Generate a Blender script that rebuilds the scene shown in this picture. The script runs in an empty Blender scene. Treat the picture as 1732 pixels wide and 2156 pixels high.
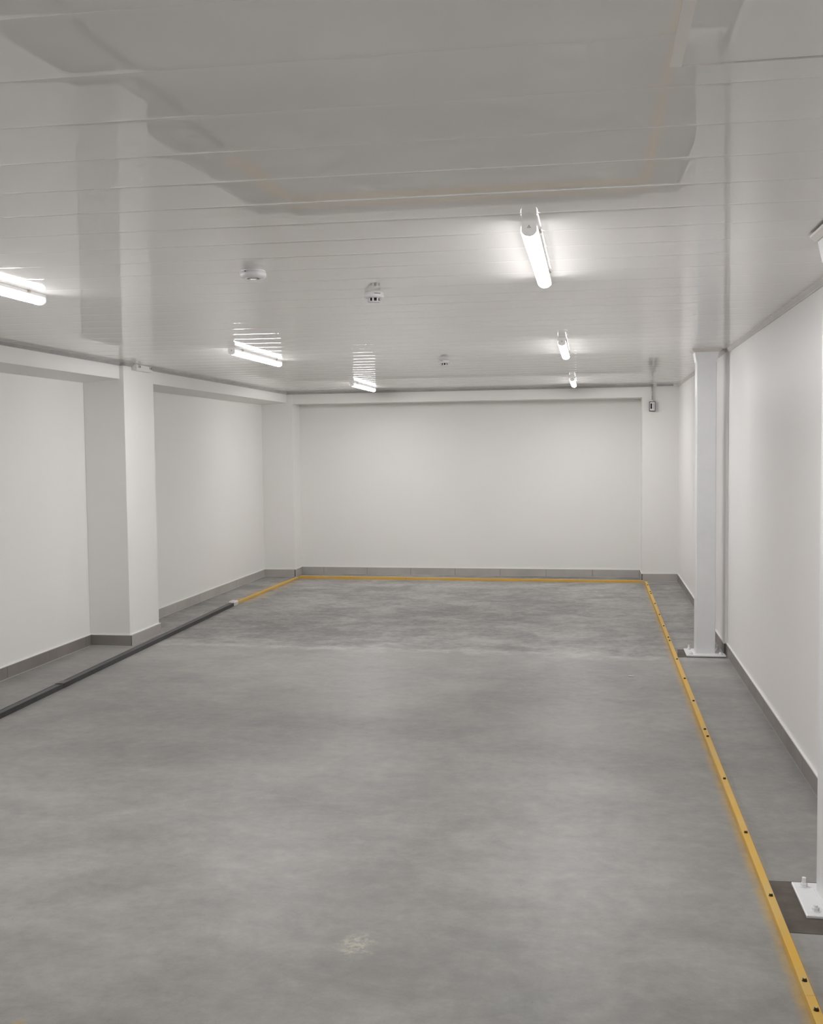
import bpy, bmesh, math, random
from mathutils import Matrix, Vector
random.seed(7)
scn = bpy.context.scene
col = scn.collection

# ------------------------------------------------------------------ camera
YAW, PITCH, ROLL = -1.64568515e-01, -5.83945964e-02, -1.09904904e-02
FPX, CAM_Z = 2297.6, 1.6
def cam_matrix():
    fwd = Vector((math.sin(YAW)*math.cos(PITCH), math.cos(YAW)*math.cos(PITCH), math.sin(PITCH)))
    right = Vector((math.cos(YAW), -math.sin(YAW), 0))
    up = right.cross(fwd)
    r = right*math.cos(ROLL) + up*math.sin(ROLL)
    u = up*math.cos(ROLL) - right*math.sin(ROLL)
    m = Matrix((r, u, -fwd)).transposed().to_4x4()
    m.translation = Vector((0, 0, CAM_Z))
    return m
cd = bpy.data.cameras.new('camera')
cam = bpy.data.objects.new('camera', cd); col.objects.link(cam)
cam.matrix_world = cam_matrix()
cd.sensor_fit = 'HORIZONTAL'; cd.sensor_width = 36.0
cd.lens = 36.0*FPX/1732.0
cd.clip_start = 0.05; cd.clip_end = 100
scn.camera = cam

# ------------------------------------------------------------------ light and exposure
LAMP = 119.0                      # radiance of the lamp diffusers
LAMP_RGB = (1.0, 0.988, 0.992)
scn.view_settings.view_transform = 'Standard'
scn.view_settings.look = 'None'
scn.view_settings.gamma = 1.0
scn.view_settings.use_curve_mapping = False
scn.view_settings.exposure = 0.0
w = bpy.data.worlds.new('world'); scn.world = w; w.use_nodes = True
w.node_tree.nodes['Background'].inputs[0].default_value = (0.02, 0.02, 0.02, 1)
w.node_tree.nodes['Background'].inputs[1].default_value = 0.2

# ------------------------------------------------------------------ materials
def mat(name, rgb, rough=0.5, metal=0.0, spec=0.5, coat=0.0, coat_rough=0.05, emit=0.0):
    m = bpy.data.materials.new(name); m.use_nodes = True
    b = m.node_tree.nodes['Principled BSDF']
    b.inputs['Base Color'].default_value = (*rgb, 1)
    b.inputs['Roughness'].default_value = rough
    b.inputs['Metallic'].default_value = metal
    b.inputs['Specular IOR Level'].default_value = spec
    b.inputs['Coat Weight'].default_value = coat
    b.inputs['Coat Roughness'].default_value = coat_rough
    if emit:
        b.inputs['Emission Color'].default_value = (*LAMP_RGB, 1)
        b.inputs['Emission Strength'].default_value = emit
    return m

class NT:
    """small helper around a node tree"""
    def __init__(self, m):
        self.t = m.node_tree; self.b = self.t.nodes['Principled BSDF']
    def n(self, typ, **kw):
        nd = self.t.nodes.new(typ)
        for k, v in kw.items(): setattr(nd, k, v)
        return nd
    def l(self, a, b): self.t.links.new(a, b)
    def val(self, x, sock):
        if isinstance(x, (int, float)): sock.default_value = x
        else: self.l(x, sock)
    def math(self, op, a, b=0.0, c=0.0, clamp=False):
        nd = self.n('ShaderNodeMath', operation=op, use_clamp=clamp)
        self.val(a, nd.inputs[0]); self.val(b, nd.inputs[1]); self.val(c, nd.inputs[2])
        return nd.outputs[0]
    def coords(self):
        return self.n('ShaderNodeTexCoord').outputs['Object']
    def xyz(self, v):
        s = self.n('ShaderNodeSeparateXYZ'); self.l(v, s.inputs[0]); return s.outputs
    def scale(self, v, s):
        mp = self.n('ShaderNodeMapping'); self.l(v, mp.inputs[0]); mp.inputs['Scale'].default_value = s
        return mp.outputs[0]
    def noise(self, v, scale, detail=4, rough=0.55, dist=0.0):
        nd = self.n('ShaderNodeTexNoise'); self.l(v, nd.inputs['Vector'])
        nd.inputs['Scale'].default_value = scale; nd.inputs['Detail'].default_value = detail
        nd.inputs['Roughness'].default_value = rough; nd.inputs['Distortion'].default_value = dist
        return nd.outputs['Fac']
    def ramp(self, f, lo, hi, a=0.0, b=1.0):
        nd = self.n('ShaderNodeMapRange', interpolation_type='SMOOTHSTEP')
        self.val(f, nd.inputs['Value'])
        for k, v in (('From Min', lo), ('From Max', hi), ('To Min', a), ('To Max', b)): nd.inputs[k].default_value = v
        return nd.outputs[0]
    def mix(self, f, a, b):
        nd = self.n('ShaderNodeMix', data_type='RGBA')
        self.val(f, nd.inputs[0])
        for x, s in ((a, nd.inputs[6]), (b, nd.inputs[7])):
            if isinstance(x, tuple): s.default_value = (*x, 1)
            else: self.l(x, s)
        return nd.outputs[2]
    def bump(self, h, strength, dist):
        nd = self.n('ShaderNodeBump'); nd.inputs['Strength'].default_value = strength
        nd.inputs['Distance'].default_value = dist; self.l(h, nd.inputs['Height'])
        self.l(nd.outputs[0], self.b.inputs['Normal'])

def plaster(name, rgb, rough, spec=0.4, bump=0.15):
    m = mat(name, rgb, rough, spec=spec); t = NT(m); v = t.coords()
    f = t.noise(v, 1.3, 4)
    t.l(t.mix(f, tuple(c*0.97 for c in rgb), tuple(min(1, c*1.02) for c in rgb)), t.b.inputs['Base Color'])
    h = t.math('ADD', t.noise(v, 60, 3), t.math('MULTIPLY', t.noise(v, 3.0, 2), 3.0))
    t.bump(h, bump, 0.002)
    return m

M = {}
M['wall'] = plaster('white_wall_paint', (0.865, 0.852, 0.828), 0.55)
M['wall_gloss'] = plaster('satin_white_wall_paint', (0.86, 0.84, 0.826), 0.42, spec=0.45, bump=0.10)

def ceiling_mat():
    m = mat('glossy_white_ceiling_panel', (0.90, 0.885, 0.86), 0.03, spec=0.5); t = NT(m); v = t.coords()
    # each strip was pressed with very faint long ripples
    h = t.noise(t.scale(v, (0.25, 9.0, 1.0)), 1.0, 2)
    t.bump(h, 0.022, 0.0022)
    return m
M['ceiling'] = ceiling_mat()

def floor_mat():
    m = mat('polished_concrete', (0.3, 0.3, 0.3), 0.5, spec=0.25); t = NT(m); v = t.coords()
    x, y, z = t.xyz(v)
    vs = t.scale(v, (0.75, 1.0, 1.0))
    big = t.noise(vs, 0.75, 3, 0.5, 0.4)
    mid = t.noise(vs, 3.4, 8, 0.68, 0.5)
    fin = t.noise(v, 14.0, 8, 0.72)
    grit = t.noise(v, 120.0, 3, 0.6)
    # slab joint running across the room
    jy = t.math('SUBTRACT', t.math('SUBTRACT', y, 8.36), t.math('MULTIPLY', t.math('SUBTRACT', x, 0.676), -0.063))
    wob = t.math('MULTIPLY', t.math('SUBTRACT', t.noise(v, 3.0, 4), 0.5), 0.18)
    jd = t.math('ADD', jy, wob)
    far = t.ramp(jd, -0.02, 0.06)
    con = t.math('MULTIPLY_ADD', far, 0.95, 1.05)          # far slab is more mottled
    s = t.math('ADD', t.math('MULTIPLY', t.math('SUBTRACT', big, 0.5), t.math('MULTIPLY_ADD', far, -0.55, 1.15)),
               t.math('ADD', t.math('MULTIPLY', t.math('SUBTRACT', mid, 0.5), t.math('MULTIPLY_ADD', far, 0.35, 1.15)),
                      t.math('MULTIPLY', t.math('SUBTRACT', fin, 0.5), t.math('MULTIPLY_ADD', far, 0.15, 0.75))))
    s = t.math('MULTIPLY', s, con)
    s = t.math('ADD', s, t.math('MULTIPLY', t.math('SUBTRACT', grit, 0.5), 0.16))
    s = t.math('ADD', s, 0.5)
    s = t.math('SUBTRACT', s, t.math('MULTIPLY', far, 0.07))
    c = t.mix(t.math('ADD', s, 0.0, clamp=True), (0.170, 0.168, 0.162), (0.392, 0.382, 0.360))
    # pinkish and greenish casts
    hue = t.ramp(t.noise(v, 0.9, 3), 0.42, 0.62)
    c = t.mix(t.math('MULTIPLY', hue, 0.30), c, t.mix(s, (0.21, 0.195, 0.185), (0.47, 0.44, 0.42)))
    # whitish skim along the joint
    band = t.math('MULTIPLY', t.ramp(t.math('ABSOLUTE', t.math('ADD', jd, 0.05)), 0.0, 0.17, 1.0, 0.0), t.ramp(t.noise(v, 5, 5, 0.7), 0.42, 0.66))
    c = t.mix(t.math('MULTIPLY', band, 0.55), c, (0.52, 0.51, 0.50))
    # pale scuffs and small dark specks
    sc = t.ramp(t.noise(t.scale(v, (1.0, 1.6, 1.0)), 9.0, 6, 0.75, 0.6), 0.66, 0.80)
    c = t.mix(t.math('MULTIPLY', sc, 0.40), c, (0.58, 0.56, 0.53))
    sp = t.ramp(t.noise(v, 48.0, 2, 0.5), 0.755, 0.80)
    c = t.mix(t.math('MULTIPLY', sp, 0.45), c, (0.12, 0.115, 0.11))
    # worn pale patch, near left
    pd = t.math('SQRT', t.math('ADD', t.math('POWER', t.math('ADD', x, 0.755), 2.0), t.math('POWER', t.math('MULTIPLY', t.math('SUBTRACT', y, 3.36), 0.7), 2.0)))
    pm = t.math('MULTIPLY', t.ramp(t.math('ADD', pd, t.math('MULTIPLY', t.noise(v, 22, 5), 0.10)), 0.075, 0.125, 1.0, 0.0), t.ramp(t.noise(v, 40, 5, 0.7), 0.42, 0.62))
    c = t.mix(t.math('MULTIPLY', pm, 0.6), c, (0.60, 0.55, 0.45))
    # sprayed yellow edges beside the rails
    fog = t.ramp(t.noise(v, 7.0, 4, 0.6), 0.25, 0.75, 0.35, 1.0)
    gr = t.ramp(t.noise(v, 160.0, 2, 0.6), 0.30, 0.70, 0.55, 1.0)
    inr = t.math('MULTIPLY', t.ramp(y, 2.4, 2.5), t.ramp(y, 12.95, 13.02, 1.0, 0.0))
    d1 = t.math('ABSOLUTE', t.math('SUBTRACT', x, 0.606))
    m1 = t.math('MULTIPLY', t.ramp(d1, 0.010, 0.050, 1.0, 0.0), inr)
    yb = t.math('SUBTRACT', y, t.math('MULTIPLY_ADD', x, -0.0307, 12.985))
    m2 = t.math('MULTIPLY', t.ramp(t.math('ABSOLUTE', yb), 0.015, 0.085, 1.0, 0.0),
                t.math('MULTIPLY', t.ramp(x, -3.72, -3.66), t.ramp(x, 0.62, 0.66, 1.0, 0.0)))
    xl = t.math('SUBTRACT', x, t.math('MULTIPLY_ADD', t.math('SUBTRACT', y, 10.8), 0.022, -3.672))
    m3 = t.math('MULTIPLY', t.ramp(t.math('ABSOLUTE', xl), 0.02, 0.22, 1.0, 0.0),
                t.math('MULTIPLY', t.ramp(y, 10.75, 11.1), t.math('MULTIPLY', t.ramp(y, 12.6, 13.1, 1.0, 0.0), t.ramp(t.noise(v, 3.2, 4), 0.40, 0.58))))
    ov = t.math('MULTIPLY', t.math('MAXIMUM', t.math('MULTIPLY', m1, 0.85), t.math('MAXIMUM', m2, t.math('MULTIPLY', m3, 0.85))), t.math('MULTIPLY', fog, gr))
    c = t.mix(ov, c, (0.56, 0.36, 0.07))
    # one more yellow paint mark, bottom left
    fd = t.math('SQRT', t.math('ADD', t.math('POWER', t.math('ADD', x, 1.590), 2.0), t.math('POWER', t.math('MULTIPLY', t.math('SUBTRACT', y, 2.69), 0.5), 2.0)))
    fm = t.ramp(t.math('ADD', fd, t.math('MULTIPLY', t.noise(v, 30, 3), 0.02)), 0.030, 0.058, 1.0, 0.0)
    c = t.mix(t.math('MULTIPLY', fm, 0.75), c, (0.40, 0.29, 0.10))
    t.l(c, t.b.inputs['Base Color'])
    t.l(t.math('ADD', t.math('MULTIPLY', mid, 0.3), 0.28), t.b.inputs['Roughness'])
    t.bump(t.math('ADD', mid, t.math('MULTIPLY', fin, 0.3)), 0.12, 0.004)
    return m
M['floor'] = floor_mat()

def mottled(name, a, b, scale, rough, bump=0.1, spec=0.5, detail=5):
    m = mat(name, a, rough, spec=spec); t = NT(m); v = t.coords()
    f = t.ramp(t.noise(v, scale, detail, 0.6), 0.3, 0.7)
    t.l(t.mix(f, a, b), t.b.inputs['Base Color'])
    t.bump(t.noise(v, scale*6, 3), bump, 0.001)
    return m
M['tile'] = mottled('light_grey_skirting_tile', (0.42, 0.395, 0.372), (0.50, 0.472, 0.448), 2.2, 0.42)
M['tile_brown'] = mottled('dark_brown_grey_skirting_tile', (0.205, 0.187, 0.174), (0.275, 0.252, 0.236), 2.2, 0.42)
M['grout'] = mat('dark_grout', (0.10, 0.095, 0.09), 0.8)
M['caulk'] = mat('white_caulk', (0.84, 0.83, 0.80), 0.5)
M['trim'] = mottled('grey_ceiling_trim', (0.36, 0.355, 0.35), (0.45, 0.44, 0.43), 6.0, 0.4)
M['yellow'] = mottled('yellow_painted_rail', (0.68, 0.40, 0.050), (0.63, 0.43, 0.135), 4.0, 0.5, 0.2)
M['black'] = mottled('black_rubber', (0.028, 0.029, 0.031), (0.045, 0.046, 0.048), 9.0, 0.38, 0.25)
M['tape'] = mat('dark_tape', (0.016, 0.016, 0.015), 0.3)
M['sleeve'] = mottled('pale_wrapping', (0.60, 0.56, 0.53), (0.72, 0.68, 0.65), 30.0, 0.6, 0.4)
M['steel_white'] = mottled('white_enamel_on_steel', (0.78, 0.79, 0.80), (0.81, 0.815, 0.82), 8.0, 0.30, 0.05)
M['pad'] = mottled('dark_bedding_mortar', (0.080, 0.066, 0.054), (0.125, 0.106, 0.090), 9.0, 0.75, 0.5)
M['lamp_body'] = mat('white_polycarbonate', (0.82, 0.80, 0.78), 0.35, emit=0.22)   # translucent, glows a little while lit
M['cap'] = mat('grey_white_end_cap', (0.78, 0.76, 0.74), 0.4, emit=0.24)
M['diff'] = mat('lit_opal_diffuser', (0.9, 0.9, 0.9), 0.3, emit=LAMP)
def diffuser_emission():
    # the LED board faces down, so the sides of the diffuser give off far less than its underside
    t = NT(M['diff']); g = t.n('ShaderNodeNewGeometry')
    z = t.xyz(g.outputs['Normal'])[2]
    t.l(t.math('MULTIPLY', t.ramp(z, -0.98, -0.05, 1.0, 0.030), LAMP), t.b.inputs['Emission Strength'])
diffuser_emission()
M['clip'] = mat('beige_clip', (0.60, 0.54, 0.48), 0.4)
M['gold'] = mat('yellow_sticker_ink', (0.45, 0.33, 0.10), 0.5)
M['ink'] = mat('dark_sticker_ink', (0.10, 0.08, 0.05), 0.5)
M['plastic'] = mat('white_plastic', (0.82, 0.815, 0.82), 0.22)
M['hole'] = mat('dark_opening', (0.012, 0.010, 0.010), 0.6)
M['slot'] = mat('grey_slot', (0.16, 0.15, 0.15), 0.5)
M['galv'] = mottled('galvanised_steel', (0.40, 0.40, 0.40), (0.55, 0.55, 0.55), 25.0, 0.35, 0.05)
M['galv'].node_tree.nodes['Principled BSDF'].inputs['Metallic'].default_value = 0.7
M['darkmetal'] = mat('dark_metal', (0.07, 0.072, 0.075), 0.4, metal=0.4)
M['cream'] = mat('cream_plastic', (0.80, 0.775, 0.74), 0.35)
M['screw'] = mat('brown_screw_head', (0.06, 0.04, 0.018), 0.35, metal=0.5)
M['glint'] = mat('painted_screw_glint', (0.62, 0.54, 0.36), 0.3)  # pale colour standing in for the highlight on each screw head
M['hatch_frame'] = mottled('warm_white_frame', (0.93, 0.885, 0.85), (0.95, 0.91, 0.88), 5.0, 0.35, 0.02)
M['trim_warm'] = mottled('warm_grey_ceiling_trim', (0.60, 0.565, 0.54), (0.66, 0.62, 0.595), 5.0, 0.4, 0.02)

# ------------------------------------------------------------------ mesh helpers
class MB:
    def __init__(self): self.v = []; self.f = []; self.mi = []; self.sm = []
    def add(self, vs, fs, mi=0, smooth=False):
        o = len(self.v); self.v += [tuple(p) for p in vs]
        for f in fs: self.f.append([i+o for i in f]); self.mi.append(mi); self.sm.append(smooth)
        return self
    def box(self, a, b, bev=0.0, mi=0):
        x0, y0, z0 = a; x1, y1, z1 = b
        bm = bmesh.new()
        bmesh.ops.create_cube(bm, size=1.0)
        for q in bm.verts:
            q.co = Vector((x0+(q.co.x+.5)*(x1-x0), y0+(q.co.y+.5)*(y1-y0), z0+(q.co.z+.5)*(z1-z0)))
        if bev > 0:
            bmesh.ops.bevel(bm, geom=list(bm.edges), offset=bev, segments=2, profile=0.5, affect='EDGES')
        bm.verts.index_update()
        self.add([q.co.copy() for q in bm.verts], [[q.index for q in f.verts] for f in bm.faces], mi)
        bm.free(); return self
    def prism(self, poly, axis, a, b, mi=0, smooth=False):
        """poly: 2D points in the plane across axis; x -> (y,z), y -> (x,z), z -> (x,y)"""
        def P(p, t):
            return {'x': (t, p[0], p[1]), 'y': (p[0], t, p[1]), 'z': (p[0], p[1], t)}[axis]
        n = len(poly)
        vs = [P(p, a) for p in poly]+[P(p, b) for p in poly]
        self.add(vs, [[i, (i+1) % n, (i+1) % n+n, i+n] for i in range(n)], mi, smooth)
        self.add(vs, [list(range(n))[::-1], list(range(n, 2*n))], mi)
        return self
    def lathe(self, prof, c=(0, 0, 0), seg=40, mi=0, smooth=True):
        """prof: (radius, z) pairs, around a vertical axis"""
        vs = []
        for r, z in prof:
            for k in range(seg):
                a = 2*math.pi*k/seg
                vs.append((c[0]+r*math.cos(a), c[1]+r*math.sin(a), c[2]+z))
        fs = []
        for i in range(len(prof)-1):
            for k in range(seg):
                k2 = (k+1) % seg
                fs.append([i*seg+k, i*seg+k2, (i+1)*seg+k2, (i+1)*seg+k])
        self.add(vs, fs, mi, smooth)
        self.add(vs[:seg], [list(range(seg))], mi)
        self.add(vs[-seg:], [list(range(seg))], mi)
        return self
    def build(self, name, mats, parent=None, loc=(0, 0, 0), rot=(0, 0, 0)):
        me = bpy.data.meshes.new(name)
        me.from_pydata(self.v, [], self.f)
        bm = bmesh.new(); bm.from_mesh(me)
        bmesh.ops.remove_doubles(bm, verts=bm.verts, dist=1e-6)
        bmesh.ops.recalc_face_normals(bm, faces=bm.faces)
        bm.to_mesh(me); bm.free()
        if len(me.polygons) == len(self.f):
            for p, mi, s in zip(me.polygons, self.mi, self.sm): p.material_index = mi; p.use_smooth = s
        if not isinstance(mats, (list, tuple)): mats = [mats]
        for m in mats: me.materials.append(m)
        o = bpy.data.objects.new(name, me); col.objects.link(o)
        o.location = loc; o.rotation_euler = rot
        if parent: o.parent = parent
        return o

def struct(o, label=None):
    o['kind'] = 'structure'
    if label: o['label'] = label
    return o
def tag(o, label, cat, group=None):
    o['label'] = label; o['category'] = cat
    if group: o['group'] = group
    return o
def thing(name, label, cat, loc, group=None, rz=0.0):
    o = bpy.data.objects.new(name, None); col.objects.link(o)
    o.empty_display_size = 0.1; o.location = loc; o.rotation_euler = (0, 0, rz)
    return tag(o, label, cat, group)
def dup(root, loc, label, rz=None):
    r = root.copy(); col.objects.link(r); r.location = loc; r['label'] = label
    if rz is not None: r.rotation_euler = (0, 0, rz)
    for ch in list(root.children):
        c = ch.copy(); col.objects.link(c); c.parent = r
        for g in list(ch.children):
            d = g.copy(); col.objects.link(d); d.parent = c
    return r

# ------------------------------------------------------------------ the room
def zc(y): return 2.333 - 0.0017*y           # the ceiling drops very slightly towards the back
YF = -6.2                                    # wall behind the camera
TOP = 2.50
def yb(x, left, right, xl=-3.70, xr=0.578):  # back walls are slightly out of square
    return left + (right-left)*(x-xl)/(xr-xl)
WALL_L, PIL_X, PIL_Y0, PIL_Y1 = -4.10, -3.748, 8.40, 9.005
BEAM_L = -3.785
PIER_L, PIER_R = -3.700, 0.578
PLY, PRY = 13.27, 13.105                     # front faces of the corner piers
BLY, BRY = 13.60, 13.495                     # back wall at its left and right end
RX_FAR, RX_NEAR, STEP_Y = 0.994, 1.013, 8.53

struct(MB().box((-4.5, YF-.2, -0.12), (1.4, 14.0, 0.0)).build('floor', M['floor']))

def ceiling():
    mb = MB(); per = 0.2862; g = 0.0026; x0, x1 = -4.3, 1.25
    ys = []
    y = 1.753-per*28
    prof = []
    while y < 13.9:
        tilt = random.uniform(-0.0003, 0.0003)
        sag = random.uniform(0.00010, 0.00022)
        # the rounded groove at the start of a strip
        for k in range(9):
            t = -1+2*k/8
            prof.append((y+g*t, zc(y)+0.00036*(0.5+0.5*math.cos(math.pi*t))+sag))
        n = 14
        for k in range(1, n):
            u = k/n; yy = y+g+(per-2*g)*u
            prof.append((yy, zc(yy)+sag*(2*u-1)**2+tilt*math.sin(math.pi*u)*(u-.5)))
        y += per
    n = len(prof)
    vs = [(x0, a, b) for a, b in prof]+[(x1, a, b) for a, b in prof]
    mb.add(vs, [[i, i+1, i+1+n, i+n] for i in range(n-1)], 0, True)
    ya, yz = prof[0][0], prof[-1][0]
    mb.add([(x0, ya, TOP), (x1, ya, TOP), (x1, yz, TOP), (x0, yz, TOP)], [[0, 1, 2, 3]], 0)
    mb.add([(x0, ya, TOP), (x1, ya, TOP), (x1, *prof[0]), (x0, *prof[0])], [[0, 1, 2, 3]], 0)
    mb.add([(x0, yz, TOP), (x1, yz, TOP), (x1, *prof[-1]), (x0, *prof[-1])], [[0, 1, 2, 3]], 0)
    me_o = mb.build('ceiling', M['ceiling'])
    return struct(me_o)
ceiling()

def zt(y): return zc(y)+0.03                 # masonry runs on a little above the ceiling lining
# left wall: two recessed bays between pillar, pier and a beam along the top
mb = MB().box((-4.35, YF-.15, 0), (WALL_L, 13.9, TOP-.06))
struct(mb.build('wall_left', M['wall']))
mb = MB().box((WALL_L, PIL_Y0, 0), (PIL_X, PIL_Y1, TOP-.08), 0.004)
struct(mb.build('masonry_pillar', M['wall']), 'white plastered pillar standing out from the left wall')
def beam(y0, y1, x, z0, z1):
    return MB().prism([(WALL_L, z1), (x, z0), (x, TOP-.1), (WALL_L, TOP-.1)], 'y', y0, y1)
struct(beam(YF, PIL_Y0, BEAM_L, 2.187, 2.162).build('ceiling_beam', M['wall']), 'white beam along the top of the left wall, nearer the camera than the pillar')
struct(beam(PIL_Y1, PLY, BEAM_L+.012, 2.183, 2.165).build('ceiling_beam', M['wall']), 'white beam along the top of the left wall, between the pillar and the far corner')
# back wall
mb = MB().prism([(WALL_L, yb(WALL_L, BLY, BRY)), (1.3, yb(1.3, BLY, BRY)), (1.3, 13.95), (WALL_L, 13.95)], 'z', 0, TOP-.07)
struct(mb.build('wall_back', M['wall']))
mb = MB().prism([(WALL_L, PLY), (PIER_L, PLY), (PIER_L, BLY+.02), (WALL_L, BLY+.02)], 'z', 0, TOP-.09)
struct(mb.build('corner_pier', M['wall']), 'white corner pier where the left wall meets the back wall')
mb = MB().prism([(PIER_R, PRY), (1.2, PRY), (1.2, BRY+.02), (PIER_R, BRY+.02)], 'z', 0, TOP-.09)
struct(mb.build('corner_pier', M['wall']), 'white corner pier where the right wall meets the back wall')
mb = MB().prism([(PIER_L, PLY+.008), (PIER_R, PRY+.008), (PIER_R, BRY+.01), (PIER_L, BLY+.01)], 'z', 2.166, TOP-.1)
struct(mb.build('ceiling_beam', M['wall']), 'white beam across the top of the back wall')
# right wall: its nearer half stands 2 cm further out
mb = MB().prism([(RX_NEAR, YF-.15), (RX_NEAR, STEP_Y), (RX_FAR+.004, STEP_Y), (RX_FAR, STEP_Y+.006), (RX_FAR, 13.9), (1.3, 13.9), (1.3, YF-.15)], 'z', 0, TOP-.06)
struct(mb.build('wall_right', M['wall_gloss']))
struct(MB().box((-4.3, YF-.2, 0), (1.25, YF, TOP-.06)).build('wall_front', M['wall']))

# tile skirting
SH, ST = 0.089, 0.011
def skirting(name, runs, first=0.0, tile=0.5675):
    """runs: list of (start, end, outward normal, phase) along the walls"""
    mb = MB()
    for a, b, n, ph, shade in runs:
        a = Vector((*a, 0)); b = Vector((*b, 0)); n = Vector((*n, 0)).normalized()
        d = b-a; L = d.length; d.normalize()
        cuts = [0.0]; s = ph
        while s < L-0.02:
            if s > 0.02: cuts.append(s)
            s += tile
        cuts.append(L)
        def quad(s0, s1, t0, t1, z0, z1, mi):
            p = [a+d*s0+n*t0, a+d*s1+n*t0, a+d*s1+n*t1, a+d*s0+n*t1]
            mb.add([(q.x, q.y, z0) for q in p]+[(q.x, q.y, z1) for q in p],
                   [[0, 1, 2, 3], [4, 5, 6, 7], [0, 1, 5, 4], [1, 2, 6, 5], [2, 3, 7, 6], [3, 0, 4, 7]], mi)
        quad(0, L, -0.004, ST-0.0035, 0, SH-0.003, 1)
        for s0, s1 in zip(cuts[:-1], cuts[1:]):
            quad(s0+.0018, s1-.0018, 0.0, ST, 0.003, SH, shade)
        quad(0, L, -0.003, ST+0.0005, SH, SH+0.006, 2)
        quad(0, L, -0.003, ST-0.001, 0.0, 0.0028, 2)
    return struct(mb.build(name, [M['tile'], M['grout'], M['caulk'], M['tile_brown']]))
skirting('baseboard_left', [
    ((WALL_L, YF), (WALL_L, PIL_Y0-ST), (1, 0), 0.47, 3),
    ((WALL_L, PIL_Y0), (PIL_X+ST, PIL_Y0), (0, -1), 0.9, 3),
    ((PIL_X, PIL_Y0), (PIL_X, PIL_Y1+.012), (1, 0), 0.9, 0),
    ((WALL_L, PIL_Y1), (WALL_L, PLY), (1, 0), 0.68, 0),
], tile=0.61)
skirting('baseboard_back', [
    ((WALL_L+ST, PLY), (PIER_L, PLY), (0, -1), 0.9, 0),
    ((PIER_L, PLY-ST), (PIER_L, BLY-.01), (1, 0), 0.9, 0),
    ((PIER_L+ST, BLY), (PIER_R-ST, BRY), (-.024, -1), 0.285, 0),
    ((PIER_R, PRY-ST), (PIER_R, BRY-.01), (-1, 0), 0.9, 0),
    ((PIER_R, PRY), (RX_FAR, PRY), (0, -1), 0.9, 0),
])
skirting('baseboard_right', [
    ((RX_FAR, STEP_Y-.011), (RX_FAR, PRY-ST), (-1, 0), 0.45, 3),
    ((RX_NEAR, YF), (RX_NEAR, STEP_Y), (-1, 0), 0.25, 3),
], tile=0.6)

# grey edge trim where walls meet the ceiling
def trim_run(mb, a, b, n, h=0.024, w=0.022, mi=0):
    a = Vector((*a, 0)); b = Vector((*b, 0)); n = Vector((*n, 0)).normalized()
    prof = [(-.002, -.034), (0.006, -.034), (0.008, -.028), (0.012, -.022), (w, -.006), (w, 0.004), (-.002, 0.004)]
    m = len(prof)
    vs = []
    for p in (a, b):
        for t, z in prof:
            q = p+n*t; vs.append((q.x, q.y, zc(q.y)+z*h/0.024*0.72))
    mb.add(vs, [[i, (i+1) % m, (i+1) % m+m, i+m] for i in range(m)]+[list(range(m))[::-1], list(range(m, 2*m))], mi)
def trim_cap(mb, c, s=(0.018, 0.03, 0.03)):
    mb.box((c[0]-s[0]/2, c[1]-s[1]/2, zc(c[1])-s[2]), (c[0]+s[0]/2, c[1]+s[1]/2, zc(c[1])+.002), 0.002, 1)
mb = MB()
trim_run(mb, (BEAM_L, YF), (BEAM_L, PIL_Y0-.0), (1, 0))
trim_run(mb, (BEAM_L, PIL_Y0), (PIL_X+.02, PIL_Y0), (0, -1))
trim_run(mb, (PIL_X, PIL_Y0-.02), (PIL_X, 8.55), (1, 0))
trim_run(mb, (PIL_X, 8.88), (PIL_X, PIL_Y1), (1, 0))
trim_run(mb, (BEAM_L+.012, PIL_Y1), (BEAM_L+.012, PLY), (1, 0))
struct(mb.build('trim_1', [M['trim'], M['caulk']]))
mb = MB()
trim_run(mb, (BEAM_L+.012, PLY), (PIER_L, PLY), (0, -1))
trim_run(mb, (PIER_L, PLY), (PIER_R, PRY), (-.038, -1))
trim_run(mb, (PIER_R, PRY), (0.680, PRY), (0, -1))
trim_cap(mb, (0.716, PRY-.012), (0.045, .026, .028))
trim_run(mb, (0.738, PRY), (0.93, PRY), (0, -1), 0.020)
trim_cap(mb, (0.955, PRY-.012), (0.05, .026, .028))
struct(mb.build('trim_2', [M['trim'], M['caulk']]))
mb = MB()
trim_run(mb, (RX_FAR, STEP_Y), (RX_FAR, PRY), (-1, 0))
trim_run(mb, (RX_NEAR, YF), (RX_NEAR, STEP_Y), (-1, 0))
struct(mb.build('trim_3', [M['trim_warm'], M['caulk']]))

# ------------------------------------------------------------------ ceiling hatch
hx0, hx1, hy0, hy1 = 0.147, 0.760, 1.55, 2.205
h = thing('ceiling_hatch', 'square access hatch with a warm white frame set in the glossy ceiling', 'hatch', (hx0, hy1, zc(2.0)))
fw, fz0, fz1 = 0.022, -0.0085, -0.0002
fm = MB()
W, D = hx1-hx0, hy1-hy0
o4 = [(0, 0), (W, 0), (W, -D), (0, -D)]
i4 = [(fw, -.011), (W-fw, -.011), (W-fw, -D+fw), (fw, -D+fw)]
vs = [(*p, -.0003) for p in o4]+[(*p, -.0012) for p in o4]+[(*p, -.0060) for p in i4]+[(*p, -.0003) for p in i4]
fs = []
for lv in range(3):
    for k in range(4): fs.append([4*lv+k, 4*lv+(k+1) % 4, 4*lv+4+(k+1) % 4, 4*lv+4+k])
for k in range(4): fs.append([k, (k+1) % 4, 12+(k+1) % 4, 12+k])
fm.add(vs, fs)
fm.build('frame', M['hatch_frame'], h)
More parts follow.
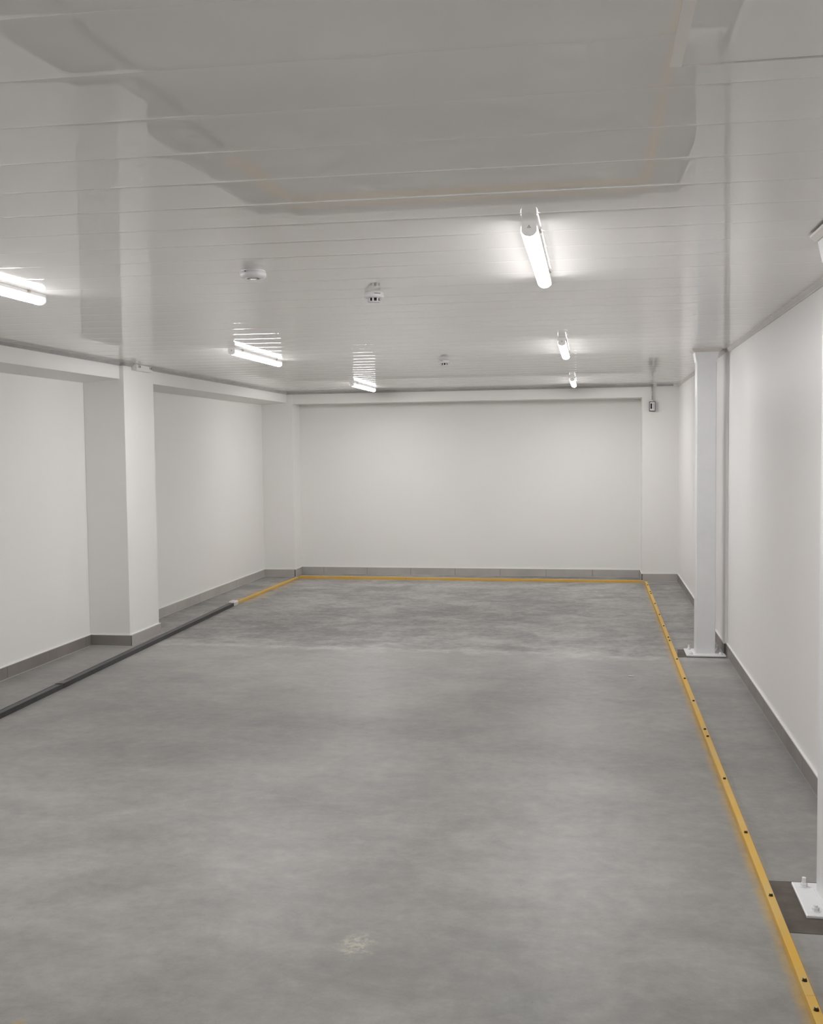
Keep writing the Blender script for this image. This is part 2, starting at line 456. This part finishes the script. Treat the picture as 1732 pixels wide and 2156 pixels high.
pm = MB().prism([(fw-.0015, -.0105), (fw+.03, -.0108), (W-fw-.001, -.0215), (W-fw-.001, -D+fw+.002), (fw-.0015, -D+fw+.002)], 'z', -0.0034, -0.0012)
o = pm.build('panel', M['ceiling'], h)
MB().prism([(fw+.03, -.0106), (W-fw-.001, -.0106), (W-fw-.001, -.024), (fw+.03, -.0112)], 'z', -0.0011, -0.0004).build('gap_shade', M['hole'], h)['label'] = 'painted shade in the gap along the hatch panel'  # black strip laid in place of the shade inside the gap

# ------------------------------------------------------------------ batten lights
LEN = 1.19
def make_lamp(label, loc):
    t = thing('batten_light', label, 'ceiling light', loc, 'batten lights on the ceiling')
    hw, gap = 0.0235, -0.0035
    body = MB()
    body.prism([(-hw, gap), (hw, gap), (hw+.001, -.010), (hw+.003, -.018), (-hw-.003, -.018), (-hw-.001, -.010)], 'y', 0.012, LEN-.012)
    body.build('housing', M['lamp_body'], t)
    df = MB(); n = 10
    sec = [(-.0265, -.0175)]
    for k in range(n+1):
        a = math.pi+math.pi*k/n
        sec.append((0.0282*math.cos(a), -.0300+0.0190*math.sin(a)))
    sec.append((.0265, -.0175))
    m = len(sec); y0, y1 = 0.010, LEN-.006
    vs = [(a, y0, b) for a, b in sec]+[(a, y1-.012*(1 if b > -.03 else 1), b) for a, b in sec]+[(a*.86, y1, -.0285+(b+.0285)*.82) for a, b in sec]
    df.add(vs, [[i, i+1, i+1+m, i+m] for i in range(m-1)]+[[i+m, i+1+m, i+1+2*m, i+2*m] for i in range(m-1)], 0, True)
    df.add(vs[:m], [list(range(m))]); df.add(vs[2*m:], [list(range(m))])
    df.add([vs[0], vs[m-1], vs[2*m-1], vs[m]], [[0, 1, 2, 3]])
    df.build('diffuser', M['diff'], t)['label'] = 'lit opal diffuser'
    for yy, s in ((0.0, 1), (LEN, -1)):
        c = MB(); pts = [(-hw+.001, gap), (hw-.001, gap), (hw, -.008), (hw+.001, -.030)]
        for k in range(1, 9):
            a = -math.pi*k/9
            pts.append((hw*1.06*math.cos(a), -.030+0.0196*math.sin(a)))
        pts.append((-hw-.001, -.030)); pts.append((-hw, -.008))
        c.prism(pts, 'y', min(yy, yy+s*.0125), max(yy, yy+s*.0125))
        e = c.build('end_cap', M['cap'], t)
        if s == 1:
            q = MB(); zz = -.0205; r = 0.0062
            tri = [(0, zz+r), (r*.95, zz-r*.62), (-r*.95, zz-r*.62)]
            q.prism(tri, 'y', -.0006, 0.0002)
            q.prism([(p[0]*.62, zz-.0002+(p[1]-zz)*.62) for p in tri], 'y', -.0009, 0.0, 1)
            q.prism([(-.0007, zz+.0022), (.0007, zz+.0022), (.0004, zz-.0018), (-.0004, zz-.0018)], 'y', -.0012, 0.0, 2)
            q.build('warning_sticker', [M['gold'], M['cap'], M['ink']], e)['label'] = 'small yellow warning triangle'
    for yy in (0.17, 1.03):
        for s in (-1, 1):
            k = MB().box((s*.0235-.006, yy-.009, -.0135), (s*.0235+.006, yy+.009, 0.0), .0015)
            k.box((s*.030-.003, yy-.007, -.0115), (s*.030+.003, yy+.007, -.003), .001)
            k.build('clip', M['clip'], t)
    return t
XR, XL = -0.200, -2.515
rows = [3.568, 7.388, 11.33]
l0 = make_lamp('lit batten light right of the ceiling centre, nearest one in the right-hand row', (XR, rows[0], zc(rows[0])-.0002))
def lamp_at(x, y, label): return dup(l0, (x, y, zc(y)-.0002), label)
lamp_at(XR, rows[1], 'lit batten light in the right-hand row, middle one of its three')
lamp_at(XR-.003, rows[2], 'lit batten light in the right-hand row, farthest one, almost touching the back trim')
lamp_at(XL+.005, 3.555, 'lit batten light cut off by the left edge of the photo, above the left wall')
lamp_at(XL+.012, 7.42, 'lit batten light in the left-hand row, middle one, just right of the pillar')
lamp_at(XL-.012, 11.42, 'lit batten light in the left-hand row, farthest one')
BEHIND = [(-0.40, 'lit batten light of the right-hand row overhead, out of view', 'lit batten light of the left-hand row overhead, out of view'),
          (-4.40, 'lit batten light added at the near end of the right-hand row, out of view', 'lit batten light added at the near end of the left-hand row, out of view')]  # unseen pair added to brighten faces turned towards the camera
for yy, a, b in BEHIND:
    lamp_at(XR, yy, a); lamp_at(XL, yy, b)

# ------------------------------------------------------------------ detectors
d = thing('smoke_detector', 'flat round white detector on the ceiling, left of the two nearer detectors', 'detector', (-1.352, 4.30, zc(4.3)+.0002), 'detectors on the ceiling')
MB().lathe([(.0500, 0), (.0500, -.007), (.0485, -.0085)]).build('base', M['plastic'], d)
MB().lathe([(.0490, -.008), (.0515, -.0105), (.0530, -.0155), (.0530, -.0225), (.0505, -.0285), (.0450, -.0325), (.0370, -.0345), (.0285, -.0348), (.0262, -.0330)]).build('cover', M['plastic'], d)
MB().lathe([(.0262, -.0332), (.0262, -.0338), (.0140, -.0338), (.0140, -.0332)]).build('sensor_ring', M['slot'], d)['label'] = 'grey recessed ring'
MB().lathe([(.0150, -.0330), (.0150, -.0350), (.0130, -.0358), (.002, -.0360)]).build('sensor_button', M['plastic'], d)
MB().lathe([(.0022, .0025), (.0022, -.0025)], seg=12).build('indicator_light', M['hole'], d, (-.0180, -.0500, -.0105), (math.pi/2, 0, 0))['label'] = 'tiny black indicator'

def make_detector(label, loc):
    t = thing('smoke_detector', label, 'detector', loc, 'detectors on the ceiling')
    MB().lathe([(.0445, 0), (.0460, -.003), (.0460, -.018), (.0445, -.0235), (.0400, -.0262), (.0310, -.0270)]).build('base', M['plastic'], t)
    MB().lathe([(.0230, -.0265), (.0230, -.0445)]).build('sensor_chamber', M['hole'], t)['label'] = 'dark inside seen through the vents'
    cg = MB()
    for k in range(8):
        a = 2*math.pi*(k+.0)/8-math.pi/2
        ca, sa = math.cos(a), math.sin(a); r0, r1, hw = .0245, .0305, .0034
        vs = []
        for z, e in ((-.0262, 0), (-.0425, -.0012)):
            for r, s in ((r0, -1), (r1+e, -1), (r1+e, 1), (r0, 1)):
                vs.append((r*ca-s*hw*sa, r*sa+s*hw*ca, z))
        cg.add(vs, [[0, 1, 2, 3], [4, 5, 6, 7], [0, 1, 5, 4], [1, 2, 6, 5], [2, 3, 7, 6], [3, 0, 4, 7]])
    cg.build('vent_cage', M['plastic'], t)
    MB().lathe([(.0240, -.0415), (.0300, -.0415), (.0298, -.0440), (.0250, -.0465), (.0120, -.0480), (.002, -.0482)]).build('cap', M['plastic'], t)
    s = MB()
    for k in range(8):
        a = -math.pi/2+math.radians(12+k*4.6)
        a2 = a+math.radians(4.6); r = .0463
        s.add([(r*math.cos(a), r*math.sin(a), -.0075), (r*math.cos(a2), r*math.sin(a2), -.0075), (r*math.cos(a2), r*math.sin(a2), -.0105), (r*math.cos(a), r*math.sin(a), -.0105)], [[0, 1, 2, 3]])
    s.build('test_slot', M['slot'], t)['label'] = 'thin grey slot in the rim'
    return t
d2 = make_detector('domed white smoke detector with dark vents, the larger one nearer the camera', (-1.000, 5.03, zc(5.03)+.0002))
d2.rotation_euler = (0, 0, 0.0)
dup(d2, (-1.195, 8.92, zc(8.92)+.0002), 'small domed smoke detector with dark vents, farther back near the ceiling centre', rz=-0.95)

# ------------------------------------------------------------------ steel columns
def make_column(label, loc):
    t = thing('steel_column', label, 'column', loc, 'white steel columns along the right wall')
    H = zc(loc[1]); hs = 0.0725
    MB().box((-.145, -.145, 0.002), (.145, .145, .013), .003).build('base_plate', M['steel_white'], t)
    MB().box((-hs, -hs, .012), (hs, hs, H+.03), .006).build('shaft', M['steel_white'], t)
    w = MB(); r = hs
    w.prism([(-hs-.006, -hs-.006), (hs+.006, -hs-.006), (hs+.006, hs+.006), (-hs-.006, hs+.006)], 'z', .0125, .0165)
    w.build('weld', M['steel_white'], t)
    # tapered collar and the trim ring at the ceiling
    def ring(mb, lv):
        vs = []
        for q, z in lv: vs += [(-q, -q, z), (q, -q, z), (q, q, z), (-q, q, z)]
        fs = []
        for i in range(len(lv)-1):
            for k in range(4): fs.append([4*i+k, 4*i+(k+1) % 4, 4*i+4+(k+1) % 4, 4*i+4+k])
        fs.append([0, 1, 2, 3]); j = 4*(len(lv)-1); fs.append([j, j+1, j+2, j+3])
        mb.add(vs, fs); return mb
    ring(MB(), [(hs+.0008, H-.098), (hs+.003, H-.092), (hs+.016, H-.020), (hs+.016, H-.004)]).build('collar', M['steel_white'], t)
    ring(MB(), [(hs+.0165, H-.024), (hs+.020, H-.024), (hs+.024, H-.020), (hs+.036, H-.006), (hs+.038, H+.0005)]).build('ceiling_ring', M['trim_warm'], t)
    for sx in (-1, 1):
        for sy in (-1, 1):
            bo = MB(); c = (sx*.108, sy*.105, .013)
            bo.lathe([(.0165, 0), (.0165, .0025)], c, 20, smooth=False)
            bo.lathe([(.0125, .0025), (.0125, .0125), (.0110, .0140)], c, 6, smooth=False)
            hh = .034 if sy > 0 else .022
            bo.lathe([(.0072, .0130), (.0072, hh-.001), (.0060, hh)], c, 14, smooth=False)
            bo.build('bolt', M['steel_white'], t)
    return t
CX = 0.846
c0 = make_column('white square steel column bolted to the floor in front of the far right corner', (CX, 8.555, 0))
dup(c0, (CX+.009, 3.905, 0), 'white square steel column cut off by the right edge of the photo')
c1 = [o for o in bpy.data.objects if o.name == 'steel_column.001'][0]
# dark bedding mortar the plates stand in
p = MB().prism([(.632, 8.39), (.985, 8.39), (.985, 8.70), (.655, 8.70)], 'z', -.02, .0018)
struct(p.build('mortar_bed', M['pad']), 'dark mortar patch under the base plate of the far column')
p = MB().prism([(.634, 3.645), (1.00, 3.640), (1.00, 4.085), (.634, 4.078)], 'z', -.02, .0018)
struct(p.build('mortar_bed', M['pad']), 'dark mortar patch under the base plate of the near column')

# ------------------------------------------------------------------ yellow rails
RW, RH = 0.0275, 0.026
def rail(label, a, b, screws, group, h=RH, wd=RW):
    a = Vector((*a, 0)); b = Vector((*b, 0)); d = b-a; L = d.length
    t = thing('floor_rail', label, 'rail', a, group, math.atan2(d.y, d.x))
    hw = wd/2
    MB().prism([(-hw, 0.0005), (hw, 0.0005), (hw, h-.002), (hw-.002, h), (-hw+.002, h), (-hw, h-.002)], 'x', .001, L-.001).build('bar', M['yellow'], t)
    for s in screws:
        sc = MB()
        sc.lathe([(.0078, -.002), (.0078, .0014)], (s, 0, h), 16, smooth=False)
        sc.lathe([(.0066, .001), (.0066, .0068), (.0056, .0078)], (s, 0, h), 6, smooth=False)
        sc.build('screw', M['screw'], t)
        # highlight on the head, put in as a small pale block
        k = [c for c in t.children if c.name.startswith('screw')][-1]
        g = MB().box((s-.0045, -.0030, h+.0070), (s+.0015, .0030, h+.0086), .0006)
        g.build('screw_glint', M['glint'], k)['label'] = 'painted glint on the screw head'
    return t
SY = [12.52, 11.95, 11.80, 11.05, 10.33, 9.68, 9.10, 8.95, 8.17, 7.49, 6.835, 6.15, 6.0, 5.237, 4.51, 3.878, 3.262, 3.092]
XRAIL = 0.6125
cuts = [(12.905, 11.87, 'shortest yellow rail on the right, starting at the far corner of the floor'),
        (11.87, 9.02, 'yellow rail on the right side of the floor, second from the back corner'),
        (9.02, 6.07, 'yellow rail on the right side of the floor passing the far steel column'),
        (6.07, 3.175, 'yellow rail on the right side of the floor, between the two steel columns'),
        (3.175, 2.35, 'yellow rail on the right, running out at the bottom right corner of the photo')]
for y0, y1, lb in cuts:
    rail(lb, (XRAIL, y0), (XRAIL, y1), [y0-s for s in SY if y1 < s < y0], 'yellow rails around the parking floor')
def backy(x): return 12.985-0.0307*x+.012
rail('short yellow rail in front of the back wall, left of the joint', (-3.600, backy(-3.6)), (-2.243, backy(-2.243)-.006), [], 'yellow rails around the parking floor', .030)
rail('long yellow rail in front of the back wall, right of the joint', (-2.240, backy(-2.24)+.006), (0.588, backy(.588)), [], 'yellow rails around the parking floor')
rail('yellow rail on the left running from the far corner to the pale sleeve', (-3.612, 13.055), (-3.668, 10.84), [], 'yellow rails around the parking floor', .022)

# ------------------------------------------------------------------ black strips on the left
def strip(label, a, b, wd=.058, h=.030):
    a = Vector((*a, 0)); b = Vector((*b, 0)); d = b-a; L = d.length; hw = wd/2
    t = thing('rubber_strip', label, 'strip', a, 'black rubber strips along the left side', math.atan2(d.y, d.x))
    # low wall nearest the room, shallow channel on top, raised lip at the back
    pts = [(-hw, .0005), (hw, .0005), (hw, h+.003), (hw-.005, h+.003), (hw-.008, h-.001), (-hw+.010, h-.001), (-hw+.007, h+.0005), (-hw+.002, h+.0005), (-hw, h-.003)]
    MB().prism(pts, 'x', .001, L-.001).build('profile', M['black'], t)
    return t, L
def bx(y): return -3.548-(y-6.1)*0.0255
s1, L1 = strip('black rubber strip on the left floor, from the pale sleeve to the dark tape', (bx(10.70), 10.70), (bx(6.88), 6.88))
s2, L2 = strip('black rubber strip on the left floor, running out at the left edge', (bx(6.88), 6.88), (bx(3.9), 3.9))
tp = thing('tape_band', 'dark tape wrapped over the joint of the two black strips', 'tape', (bx(6.88), 6.88, 0), None, math.atan2(-1, .0255))
MB().prism([(-.0305, .0006), (.0305, .0006), (.0305, .0345), (-.0305, .0320)], 'x', -.05, .05).build('band', M['tape'], tp)
sl = thing('wrapped_sleeve', 'pale wrapped sleeve between the black strip and the yellow rail', 'sleeve', (bx(10.77), 10.77, 0), None, math.atan2(-1, .0255))
m_ = MB()
def sleeve_sec(w_, h_):
    return [(-w_, .0005), (w_, .0005), (w_, h_*.75), (w_*.75, h_), (-w_*.75, h_), (-w_, h_*.75)]
secs = [(-.075, .024, .034), (-.06, .034, .044), (0.0, .037, .046), (.055, .036, .047), (.075, .030, .036)]
vs = []
for xx, w_, h_ in secs: vs += [(xx, p[0], p[1]) for p in sleeve_sec(w_, h_)]
fs = [[6*i+k, 6*i+(k+1) % 6, 6*i+6+(k+1) % 6, 6*i+6+k] for i in range(4) for k in range(6)]+[[0, 1, 2, 3, 4, 5], [24, 25, 26, 27, 28, 29]]
m_.add(vs, fs); m_.build('wrap', M['sleeve'], sl)

# ------------------------------------------------------------------ box on the pillar
jb = thing('junction_box', 'white oblong junction box on the pillar under the ceiling trim', 'junction box', (PIL_X, 8.555, zc(8.7)))
MB().box((0.0, 0, -.052), (.042, .320, -.0005), .003).build('box', M['cream'], jb)
MB().box((.0415, .006, -.049), (.046, .314, -.004), .0015).build('cover', M['cream'], jb)
for yy in (.055, .285):
    q = MB().box((.0455, yy-.022, -.030), (.051, yy+.012, -.008), .002)
    q.build('latch', M['galv'], jb)
    q = MB().box((.050, yy+.001, -.027), (.0525, yy+.011, -.010), .001)
    q.build('latch_hole', M['hole'], jb)['label'] = 'dark slot of the latch'

# ------------------------------------------------------------------ conduit and switch on the back right pier
sw = thing('wall_switch', 'grey metal switch box on a conduit dropping from the ceiling, back right pier', 'switch', (0.690, PRY, 2.0))
zt_ = zc(13.1)
MB().lathe([(.0088, .128), (.0088, zt_-2.0+.002)], (0, -.030, 0), 16).build('conduit', M['galv'], sw)
MB().lathe([(.0125, .112), (.0125, .128), (.010, .130)], (0, -.030, 0), 16).build('connector', M['plastic'], sw)
MB().box((-.0355, -.048, 0.0), (.0355, 0.0, .113), .006).build('back_box', M['darkmetal'], sw)
MB().box((-.0285, -.051, .007), (.0285, -.046, .106), .005).build('cover_plate', M['plastic'], sw)
MB().box((-.022, -.056, .028), (-.004, -.0505, .090), .003).build('switch_lever', M['hole'], sw)['label'] = 'black lever'
MB().box((.008, -.054, .022), (.018, -.0505, .092), .002).build('indicator_strip', M['galv'], sw)

# ------------------------------------------------------------------ small chip on the floor
ch = MB().box((-.017, -.006, .0005), (.019, .004, .0075), .0015).build('plastic_chip', M['plastic'], None, (0.262, 7.645, 0), (0, 0, .15))
tag(ch, 'tiny pale plastic chip lying alone on the grey floor', 'chip')
